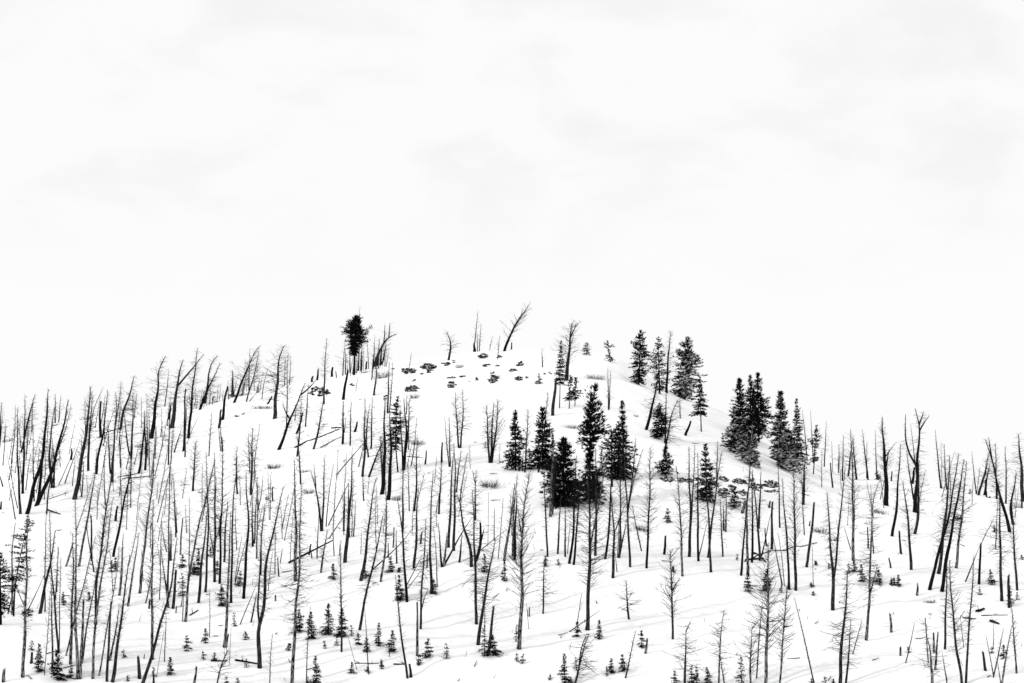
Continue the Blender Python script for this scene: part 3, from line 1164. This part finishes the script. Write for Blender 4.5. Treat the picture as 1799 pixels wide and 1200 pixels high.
C(930, 825, 930, 788, 9, f0=.05, dens=1.4, label='short dark conifer filling the gap between the clump\'s two leftmost conifers')
C(972, 862, 971, 765, 13, f0=.05, dens=1.3, label='narrow dark conifer pressed between the pointed and the widest clump conifers')
C(990, 890, 990, 769, 39, f0=.03, dens=1.9, irr=.32, w_=6, snow=.02, label='widest black conifer of the mid slope clump with boughs reaching the snow')
C(1075, 842, 1074, 755, 14, f0=.05, dens=1.7, shape='column', label='thick black conifer at left of the trio right of the tallest conifer')
C(1086, 842, 1086, 741, 12, f0=.05, dens=1.2, shape='column', snow=.06, label='middle conifer of the trio right of the tallest mid slope conifer')
C(1096, 843, 1093, 706, 19, f0=.04, dens=1.4, irr=.2, label='spire-topped conifer at right of the trio on the mid slope')
C(1057, 836, 1057, 790, 9, f0=.05, dens=1.2, label='small pointed conifer at the left foot of the mid slope trio')
C(1232, 758, 1229, 662, 13, f0=.30, dens=1.6, shape='spruce', w_=2.4, label='lone dark conifer on bare lower trunk between the shoulder and right clump')
C(1303, 800, 1299, 665, 21, f0=.10, dens=1.4, shape='spruce', irr=.35, w_=5, label='left tall conifer of the dense three-topped clump on the right slope')
C(1320, 778, 1318, 660, 16, f0=.12, dens=1.3, shape='spruce', irr=.35, label='middle conifer of the dense three-topped clump on the right slope')
C(1333, 776, 1331, 655, 22, f0=.14, dens=1.4, shape='spruce', irr=.3, w_=4, label='right and tallest conifer of the three-topped clump on the right slope')
C(1300, 800, 1295, 722, 20, f0=.06, dens=1.5, shape='column', snow=.30, label='low snow-dusted conifer spreading left under the three-topped clump')
C(1319, 818, 1312, 755, 15, f0=.06, dens=1.3, shape='column', snow=.35, label='small snowy conifer at the foot of the three-topped clump')
C(1370, 812, 1371, 689, 19, f0=.05, dens=1.6, irr=.2, w_=4, snow=.18, label='broad sharp-tipped conifer right of the three-topped clump')
C(1401, 828, 1399, 703, 15, f0=.04, dens=1.4, irr=.22, snow=.25, label='slim spire conifer with snowy lower boughs beside the broad sharp-tipped one')
C(1386, 828, 1385, 755, 18, f0=.04, dens=1.4, shape='column', snow=.45, label='low snow-laden conifer at the foot of the sharp-tipped pair')
C(1429, 833, 1435, 747, 13, f0=.27, dens=1.0, shape='pine', irr=.35, snow=.35, w_=2.2, label='crooked snowy conifer on bare stem at the right end of the conifers')
C(1242, 882, 1239, 781, 17, f0=.05, dens=1.7, label='dark cone-shaped conifer growing out of the left rocks of the outcrop')
C(1290, 893, 1291, 858, 11, f0=.05, dens=1.1, snow=.4, shape='column', label='small snowy conifer below the middle of the rock outcrop')
C(24, 1083, 50, 903, 13, f0=.22, dens=1.1, shape='column', irr=.4, snow=.18, trunk_pts=[(26, 1030), (36, 975), (46, 930)], w_=3.5,
  label='right-leaning snow-flecked conifer at the far left edge behind the knoll')
C(1, 1098, 0, 970, 16, f0=.18, dens=1.4, shape='column', irr=.2, w_=6, label='dark conifer cut by the left edge of the photo on grey trunk')
C(699, 830, 698, 696, 10, f0=.32, dens=2.6, shape='column', irr=.3, trunk_pts=[(694, 770), (697, 740)], w_=3,
  label='dark tufted conifer with bare lower trunk among dead trees below the crest rocks')

YOUNG = """
112 1063 111 1041 5 1
156 1055 156 1040 4 1
68 1181 69 1132 10 1
56 1143 56 1125 5 0
100 1195 100 1142 14 1
124 1190 126 1170 5 1
217 1155 217 1140 4 0
270 1187 270 1172 4 0
299 1186 299 1155 7 1
224 1197 224 1186 3 0
196 1005 196 985 6 1
204 1003 203 980 5 1
321 1047 320 1007 9 0
348 1010 349 963 8 1
320 997 321 975 7 1
370 978 370 962 5 1
381 1008 382 985 6 1
341 1010 341 990 8 1
328 1144 328 1117 6 1
361 1130 361 1105 6 1
390 1065 389 1027 10 1
419 1030 423 1005 7 1
413 1100 411 1078 5 0
432 1124 431 1110 5 1
358 1158 356 1145 5 0
376 1162 377 1147 4 1
433 1172 433 1158 5 0
526 1110 525 1072 12 1
547 1123 546 1075 11 1
577 1115 577 1060 11 1
571 1139 570 1126 4 0
592 1134 592 1117 5 0
557 1210 554 1154 11 1
507 1143 509 1130 5 1
586 1018 585 990 6 1
397 1203 397 1189 5 0
418 1203 417 1192 4 0
540 1205 541 1190 4 0
643 1015 640 995 6 1
703 1056 701 1010 10 1
601 1119 601 1070 12 1
618 1117 617 1098 5 0
630 1133 629 1112 6 1
664 1135 666 1095 7 1
644 1146 644 1120 6 1
687 1146 690 1108 9 1
752 1155 752 1122 10 1
784 1157 784 1130 8 0
736 1169 736 1150 5 1
618 1183 618 1165 5 1
646 1182 646 1172 6 0
670 1175 670 1160 4 1
687 1005 686 978 7 1
700 1005 702 998 4 1
852 1005 851 973 6 1
761 1044 762 1018 8 1
886 1021 886 985 6 1
851 1152 850 1100 10 0
867 1152 865 1115 12 1
1014 1119 1014 1092 6 1
1052 1123 1053 1091 7 1
1127 1137 1127 1108 7 1
908 1162 908 1148 4 0
919 1165 919 1150 5 0
993 1205 991 1148 10 1
1013 1178 1011 1155 5 0
1074 1183 1074 1157 7 1
1066 1186 1066 1172 4 0
1094 1180 1093 1150 8 1
1186 1203 1185 1180 7 1
1003 1203 1003 1190 5 0
966 1194 967 1186 3 0
906 1127 908 1097 5 0
958 995 959 978 4 1
1173 918 1173 894 7 1
981 993 981 983 4 0
1183 1005 1182 995 3 1
1314 1040 1314 1003 9 1
1347 1038 1347 1000 9 1
1373 1041 1372 1028 4 0
1386 1036 1387 1025 3 0
1434 993 1433 986 4 1
1295 984 1295 974 3 0
1429 1046 1428 1039 4 0
1426 1031 1425 1024 3 0
1303 1205 1301 1151 11 0
1215 1203 1215 1170 6 1
1224 1203 1223 1173 6 1
1244 1203 1242 1172 7 1
1426 1203 1426 1193 3 0
1450 1203 1449 1188 5 0
1465 1203 1464 1192 3 0
1492 1008 1491 990 8 0
1456 1000 1456 990 3 0
1502 1005 1500 985 6 1
1515 1022 1513 992 8 1
1545 1027 1543 1000 8 1
1566 1028 1566 1017 3 1
1571 1028 1571 1015 3 1
1578 1030 1578 1010 5 1
1741 1027 1740 1001 7 1
1720 1045 1721 1032 5 0
1774 1062 1775 1030 8 0
1786 1054 1787 1041 4 0
1743 1148 1743 1137 3 0
1763 1157 1763 1134 7 1
1704 868 1704 859 4 0
1543 843 1540 826 6 1
1597 1147 1596 1137 4 0
1796 983 1795 975 4 0
1747 935 1747 922 4 0
"""
for ln in YOUNG.strip().split('\n'):
    v = nums(ln)
    conifer(v[0], v[1], v[2], v[3], v[4], f0=.03, dens=2.0 if v[5] else 1.0, irr=.42, name='young_conifer', small=True)

# ------------------------------------------------------------------ fallen logs
LOGS = """
1.5 180 762 235 745
2 207 839 245 832
2 215 842 272 836
3 84 897 105 904
1.5 87 877 119 866
3 518 787 595 755
2 563 787 600 768
3 582 753 598 752
2.5 333 1082 348 1073
4 413 1161 450 1167
3 370 1162 398 1162
4 507 990 582 952
1.5 715 802 743 805
2 623 1166 665 1166
3 691 1168 710 1168
2 591 835 638 780
2 577 923 612 850
2 578 947 602 910
2.5 1308 987 1435 954
4 1325 973 1345 988
4 1310 985 1340 982
2 1724 1082 1770 1081
6 1716 1076 1729 1096
3 1691 1086 1713 1088
5 1740 1092 1754 1097
"""
for ln in LOGS.strip().split('\n'):
    v = nums(ln)
    wd = v[0]
    prop = (v[2] - v[4]) > 1.0 * (v[3] - v[1]) and (v[2] - v[4]) > 40      # a leaning fallen pole: only its foot is in the snow
    A = hit(v[1], v[2])
    mpp = A.length / F
    B = lift(v[3], v[4], A, 0) if prop else hit(v[3], v[4])
    if not prop and abs(B.y - A.y) > 3.0 * abs(B.x - A.x) + 2: B = lift(v[3], v[4], A, 1.0)
    A2 = A + Vector((0, 0, wd * mpp * 0.35)); B2 = B + Vector((0, 0, wd * mpp * 0.35))
    mb = MB()
    P = resample([A2, B2], 0.5)
    if not prop:   # rests on the snow: ride over hollows, never sink from sight
        P = [Vector((p.x, p.y, max(p.z, float(height(p.x, p.y)) + wd * mpp * 0.2))) for p in P]
        P = smooth(P, 3)
    thick_path(mb, P, wd * mpp, wd * mpp * 0.55, 7, broken=True, flare=False)
    for _ in range(3):
        i = random.randrange(1, max(2, len(P) - 1))
        branch(mb, P[min(i, len(P) - 1)], random.uniform(0, 6.28), random.uniform(.2, 1.2), random.uniform(.25, .9), .03, 0, False)
    o = mb.build('fallen_log', M['charred_bark' if random.random() < .6 else 'burnt_bark'], None, A)
    reg(o, 'fallen log', dict(px=v[1], py=v[2], tx=v[3], ty=v[4], w=wd, h=math.hypot(v[3] - v[1], v[4] - v[2]), prop=prop))

# ------------------------------------------------------------------ rocks poking out of the snow; uprooted debris and a stump root use this shape
ROCKS = """
562 697 42 17
718 658 28 10
752 650 30 10
741 660 6 5
754 656 8 6
783 643 16 5
797 638 6 4
727 671 6 5
723 690 24 14
794 683 12 12
793 666 14 4
812 664 7 5
825 671 4 3
837 669 6 5
848 629 20 7
876 629 12 4
853 645 10 5
872 645 9 4
865 660 6 5
866 674 17 13
618 680 9 5
915 644 11 7
903 654 17 5
911 670 13 8
925 667 7 4
959 659 5 4
967 658 6 4
677 702 6 6
1173 848 26 10
1197 849 14 9
1272 848 16 11
1300 852 30 11
1354 858 28 13
1328 863 26 14
1252 858 18 12
1318 847 12 6
1286 863 16 9
1225 846 14 6
1355 866 24 5
1270 876 20 22
1305 872 16 9
1240 876 30 18
1210 850 20 9
1058 888 8 3
1681 916 12 8
1738 876 6 4
47 1084 20 13
470 880 8 6
415 735 9 4
428 729 5 3
444 714 4 3
407 699 12 5
690 650 8 3
60 865 4 4
"""
def rock_mesh(ln):
    px, py, wpx, hpx = nums(ln)
    base = hit(px, py)
    mpp = base.length / F
    mb = MB()
    boulders = []
    n = min(60, max(1, int(wpx * hpx / 7.5)))
    spots = []
    for k in range(n):
        a = random.uniform(0, 6.28); rr_ = random.random() ** .5
        spots.append((px + math.cos(a) * rr_ * wpx * .44, py - hpx * .45 + math.sin(a) * rr_ * hpx * .45))
    if n == 1: spots = [(px, py)]
    for (sx, sy) in spots:
        c = hit(sx, sy)
        r = min(wpx * .5, random.uniform(1.6, 5.0)) * mpp
        hh = min(hpx * .7, random.uniform(1.8, 5.0)) * mpp
        seed = random.uniform(0, 99)
        tilt = random.uniform(-.35, .35)
        mb = MB(); boulders.append(mb)
        start = 0
        nu, nv = 6, 5
        for j in range(nv + 1):
            th = math.pi * j / nv
            for i in range(nu):
                ph_ = 2 * math.pi * (i + .5 * (j % 2)) / nu
                d = Vector((math.sin(th) * math.cos(ph_), math.sin(th) * math.sin(ph_), math.cos(th)))
                m_ = 1 + 0.85 * noise.noise(d * 1.5 + Vector((seed, 0, 0))) + 0.45 * noise.noise(d * 3.7 + Vector((0, seed, 0)))
                e_ = Vector([math.copysign(abs(q) ** .7, q) for q in d])     # blocky
                q = Vector((e_.x * r, e_.y * r * 0.7, e_.z * hh * 0.75 + e_.x * r * tilt)) * m_
                mb.v.append(c + Vector((0, 0.25, hh * 0.15)) + q)
        for j in range(nv):
            for i in range(nu):
                a = start + j * nu + i; b_ = start + j * nu + (i + 1) % nu
                mb.f.append((a, a + nu, b_ + nu, b_))
    if len(boulders) == 1: o = boulders[0].build('rock', M['rock'], None, base)
    else:
        o = empty('rock_outcrop', base)
        for q in boulders: q.build('boulder', M['rock'], o, base)
    reg(o, 'rock', dict(px=px, py=py, tx=px, ty=py - hpx, w=wpx, h=hpx))
for ln in ROCKS.strip().split('\n'): rock_mesh(ln)

# ------------------------------------------------------------------ leafless shrubs (faint grey tufts)
SHRUBS = """
480 823 24 12
535 830 14 8
543 867 16 12
733 781 22 12
862 856 28 20
697 879 14 12
683 941 14 10
1128 932 24 14
1441 936 24 12
1463 950 20 10
1003 752 26 8
1546 902 20 10
1633 1059 18 8
1118 732 8 7
1045 666 34 12
672 664 24 18
728 700 14 12
870 664 14 10
808 646 14 10
1788 892 14 10
335 1130 5 7
226 721 22 9
150 737 18 8
14 776 16 9
243 786 14 8
97 748 14 7
420 696 40 8
375 708 24 6
462 718 40 8
640 655 16 6
848 630 14 8
378 1118 10 4
"""
for ln in SHRUBS.strip().split('\n'):
    px, py, wpx, hpx = nums(ln)
    base = hit(px, py)
    mpp = base.length / F
    mb = MB()
    for k in range(int(wpx * 7)):
        x = base.x + random.gauss(0, .26) * wpx * mpp
        y = base.y + random.gauss(0, .2) * wpx * mpp
        z = float(height(x, y)) - .05
        a = math.atan2(y - base.y, x - base.x) + random.uniform(-.6, .6)
        branch(mb, Vector((x, y, z)), a, random.uniform(.7, 1.4), hpx * mpp * random.uniform(.4, 1.0), 0.010, 0.1, True)
    o = mb.build('leafless_shrub', M['twig'], None, base)
    reg(o, 'shrub', dict(px=px, py=py, tx=px, ty=py - hpx, w=wpx, h=hpx))

# ------------------------------------------------------------------ the faint thicket of thin dead stems among the counted trees
def thicket(name, label, spots):
    mb = MB(); org = None
    for (x, y, h, bl, w_) in spots:
        base = hit(x, y)
        org = org or base.copy()
        mpp = base.length / F
        ln_ = random.gauss(.08, .12)
        P = polyline([(x, y), (x + ln_ * h * .5 + random.uniform(-1, 1), y - h * .5), (x + ln_ * h, y - h)], base, random.uniform(-.1, .1))
        P[0] = base - Vector((0, 0, .4))
        P = smooth(resample(P, 0.8), 2)
        thick_path(mb, P, w_ * mpp, .035, 5)
        add_branches(mb, P, bl, h, mpp, 0.2, 0.7)
    o = mb.build(name, M['twig'], None, org)
    o['kind'] = 'stuff'; o['label'] = label; o['category'] = 'thicket'
sp1 = []
for _ in range(64):
    x = random.uniform(0, 330)
    sp1.append((x, random.uniform(745 + max(0, 60 - x) * .3, 880), random.uniform(28, 70), random.uniform(5, 9), random.uniform(1.0, 2.0)))
for _ in range(34):
    x = random.uniform(330, 460)
    yr = float(np.interp(x, [p[0] for p in RIDGE], [p[1] for p in RIDGE]))
    sp1.append((x, yr + random.uniform(0, 6), random.uniform(12, 38), random.uniform(5, 9), random.uniform(.8, 1.4)))
for _ in range(26):
    x = random.uniform(598, 690)
    yr = float(np.interp(x, [p[0] for p in RIDGE], [p[1] for p in RIDGE]))
    sp1.append((x, yr + random.uniform(0, 5), random.uniform(15, 48), random.uniform(3, 6), random.uniform(.8, 1.4)))
for _ in range(40):
    sp1.append((random.uniform(150, 520), random.uniform(880, 1040), random.uniform(40, 110), random.uniform(7, 13), random.uniform(1.0, 2.0)))
for _ in range(20):
    sp1.append((random.uniform(600, 900), random.uniform(790, 960), random.uniform(30, 80), random.uniform(6, 10), random.uniform(.9, 1.6)))
for _ in range(16):
    sp1.append((random.uniform(1440, 1799), random.uniform(850, 930), random.uniform(40, 80), random.uniform(6, 10), random.uniform(.9, 1.6)))
thicket('thin_dead_stems', 'faint thicket of hair-thin dead stems standing between the larger bare trees', sp1)

# ------------------------------------------------------------------ bits of bark and twig lying about on the snow
mb = MB(); org = None
for _ in range(260):
    x = random.uniform(0, 1799); y = random.uniform(700, 1198)
    if y < float(np.interp(x, [p[0] for p in RIDGE], [p[1] for p in RIDGE])) + 12: continue
    p = hit(x, y); org = org or p.copy()
    if random.random() < .55:      # a stick or seedling tip poking out
        mb.tube([p - Vector((0, 0, .1)), p + Vector((random.uniform(-.3, .3), 0, random.uniform(.15, .8)))], [.03, .012], 3)
    else:                          # a fallen limb
        a = random.uniform(0, 3.14); l_ = random.uniform(.15, .7)
        P = [p + Vector((math.cos(a), math.sin(a), 0)) * l_ * t_ for t_ in (-1, 0, 1)]
        P = [Vector((q.x, q.y, float(height(q.x, q.y)) + .05 + random.uniform(0, .12))) for q in P]
        mb.tube(P, [.045, .04, .02], 4)
o = mb.build('twig_litter', M['twig'], None, org)
o['kind'] = 'stuff'; o['label'] = 'tiny dark twigs and bark scraps scattered over the snow'; o['category'] = 'litter'

# ------------------------------------------------------------------ labels
def zone(i):
    px, py = i['px'], i['py']
    ry = float(np.interp(px, [p[0] for p in RIDGE], [p[1] for p in RIDGE]))
    if py < ry + 30: b_ = 'crest'
    elif py < 860: b_ = 'upper slope'
    elif py < 960: b_ = 'middle slope'
    elif py < 1080: b_ = 'lower slope'
    else: b_ = 'hill foot'
    edges = [(60, 'at far left'), (120, 'just in from far left'), (180, 'on the outer left'), (240, 'on the left'), (300, 'on the inner left'), (400, 'left of centre'),
             (500, 'under left crest'), (600, 'left of crest conifer'), (700, 'near crest conifer column'),
             (800, 'below left summit rocks'), (900, 'below leaning summit tree'), (1000, 'below summit'),
             (1110, 'in line with tallest conifer'), (1200, 'below right shoulder'), (1300, 'right of centre'), (1400, 'below three-topped clump'),
             (1500, 'right of the conifers'), (1620, 'on the right'), (1720, 'toward right edge'), (9999, 'at right edge')]
    for e, nme in edges:
        if px < e: return b_, nme
ORD = ['', 'first', 'second', 'third', 'fourth', 'fifth', 'sixth', 'seventh', 'eighth', 'ninth', 'tenth', 'eleventh', 'twelfth', 'thirteenth', 'fourteenth', 'fifteenth', 'sixteenth']
def look(i):
    c = i['cat']
    if c in ('dead tree', 'bare pole', 'snag', 'stump'):
        a = []
        a.append('thick' if i['w'] >= 5 else ('thin' if i['w'] <= 2 else 'slim'))
        if i.get('fork'): a.append('forked')
        elif i.get('curve', 0) > 5: a.append('crooked')
        l_ = i.get('lean', 0)
        if abs(l_) > .1: a.append('right-leaning' if l_ > 0 else 'left-leaning')
        else: a.append('straight')
        if c == 'dead tree': a.append({0: 'dead tree'}[0])
        elif c == 'bare pole': a.append('branchless dead pole')
        elif c == 'snag': a.append('broken dead trunk')
        else: a.append('stump')
        return ' '.join(a)
    if c == 'young conifer':
        return ('larger' if i['h'] > 35 else 'small' if i['h'] > 18 else 'tiny') + (' bushy' if i['w'] / i['h'] > .28 else ' slender') + ' young conifer'
    if c == 'fallen log':
        return ('thick' if i['w'] >= 4 else 'slim') + (' propped-up' if i.get('prop') else '') + ' fallen dead trunk'
    if c == 'rock':
        return ('long low dark rock ledge' if i['w'] > 2 * i['h'] and i['w'] > 15 else 'large dark rock mass' if i['w'] > 14 else 'small dark rock')
    if c == 'shrub':
        return ('wide' if i['w'] > 18 else 'small') + ' faint leafless grey shrub'
    return c
GROUP = {'dead tree': 'bare dead trees on the snowy hillside', 'bare pole': 'branchless dead poles on the hillside',
         'snag': 'broken dead trunks on the hillside', 'stump': 'stumps in the snow', 'conifer': 'living dark conifers on the hill',
         'young conifer': 'young conifers on the lower slope', 'fallen log': 'fallen trunks on the snow',
         'rock': 'dark rocks poking from the snow', 'shrub': 'leafless shrubs in the snow'}
bk = {}
for i in THINGS:
    i['o']['group'] = GROUP[i['cat']]
    if i.get('label'):
        i['o']['label'] = i['label']
        continue
    i['look'] = look(i); i['zone'] = zone(i)
    bk.setdefault((i['look'], i['zone']), []).append(i)
def place(z):
    b_, c_ = z
    return 'on ' + b_ + ' ' + c_
for (lk, z), L_ in bk.items():
    L_.sort(key=lambda i: i['px'])
    n = len(L_)
    for k, i in enumerate(L_):
        if n == 1: lab = lk + ' ' + place(z)
        elif n == 2:
            hs = sorted(L_, key=lambda q: q['h'])
            if hs[1]['h'] > 1.3 * hs[0]['h']:
                lab = ('taller ' if i is hs[1] else 'shorter ') + lk + ' ' + place(z)
            else: lab = ('left ' if k == 0 else 'right ') + lk + ' ' + place(z)
        else:
            lab = lk + ' ' + place(z) + ', ' + ORD[k + 1] + ' from left'
        i['o']['label'] = lab
labs = {}
for i in THINGS: labs.setdefault(i['o']['label'], []).append(i)
for l_, q in labs.items():
    if len(q) > 1: print('DUP LABEL', l_, len(q))
    if len(l_.split()) > 16: print('LONG', l_)
print('things', len(THINGS), {c: sum(1 for i in THINGS if i['cat'] == c) for c in GROUP})
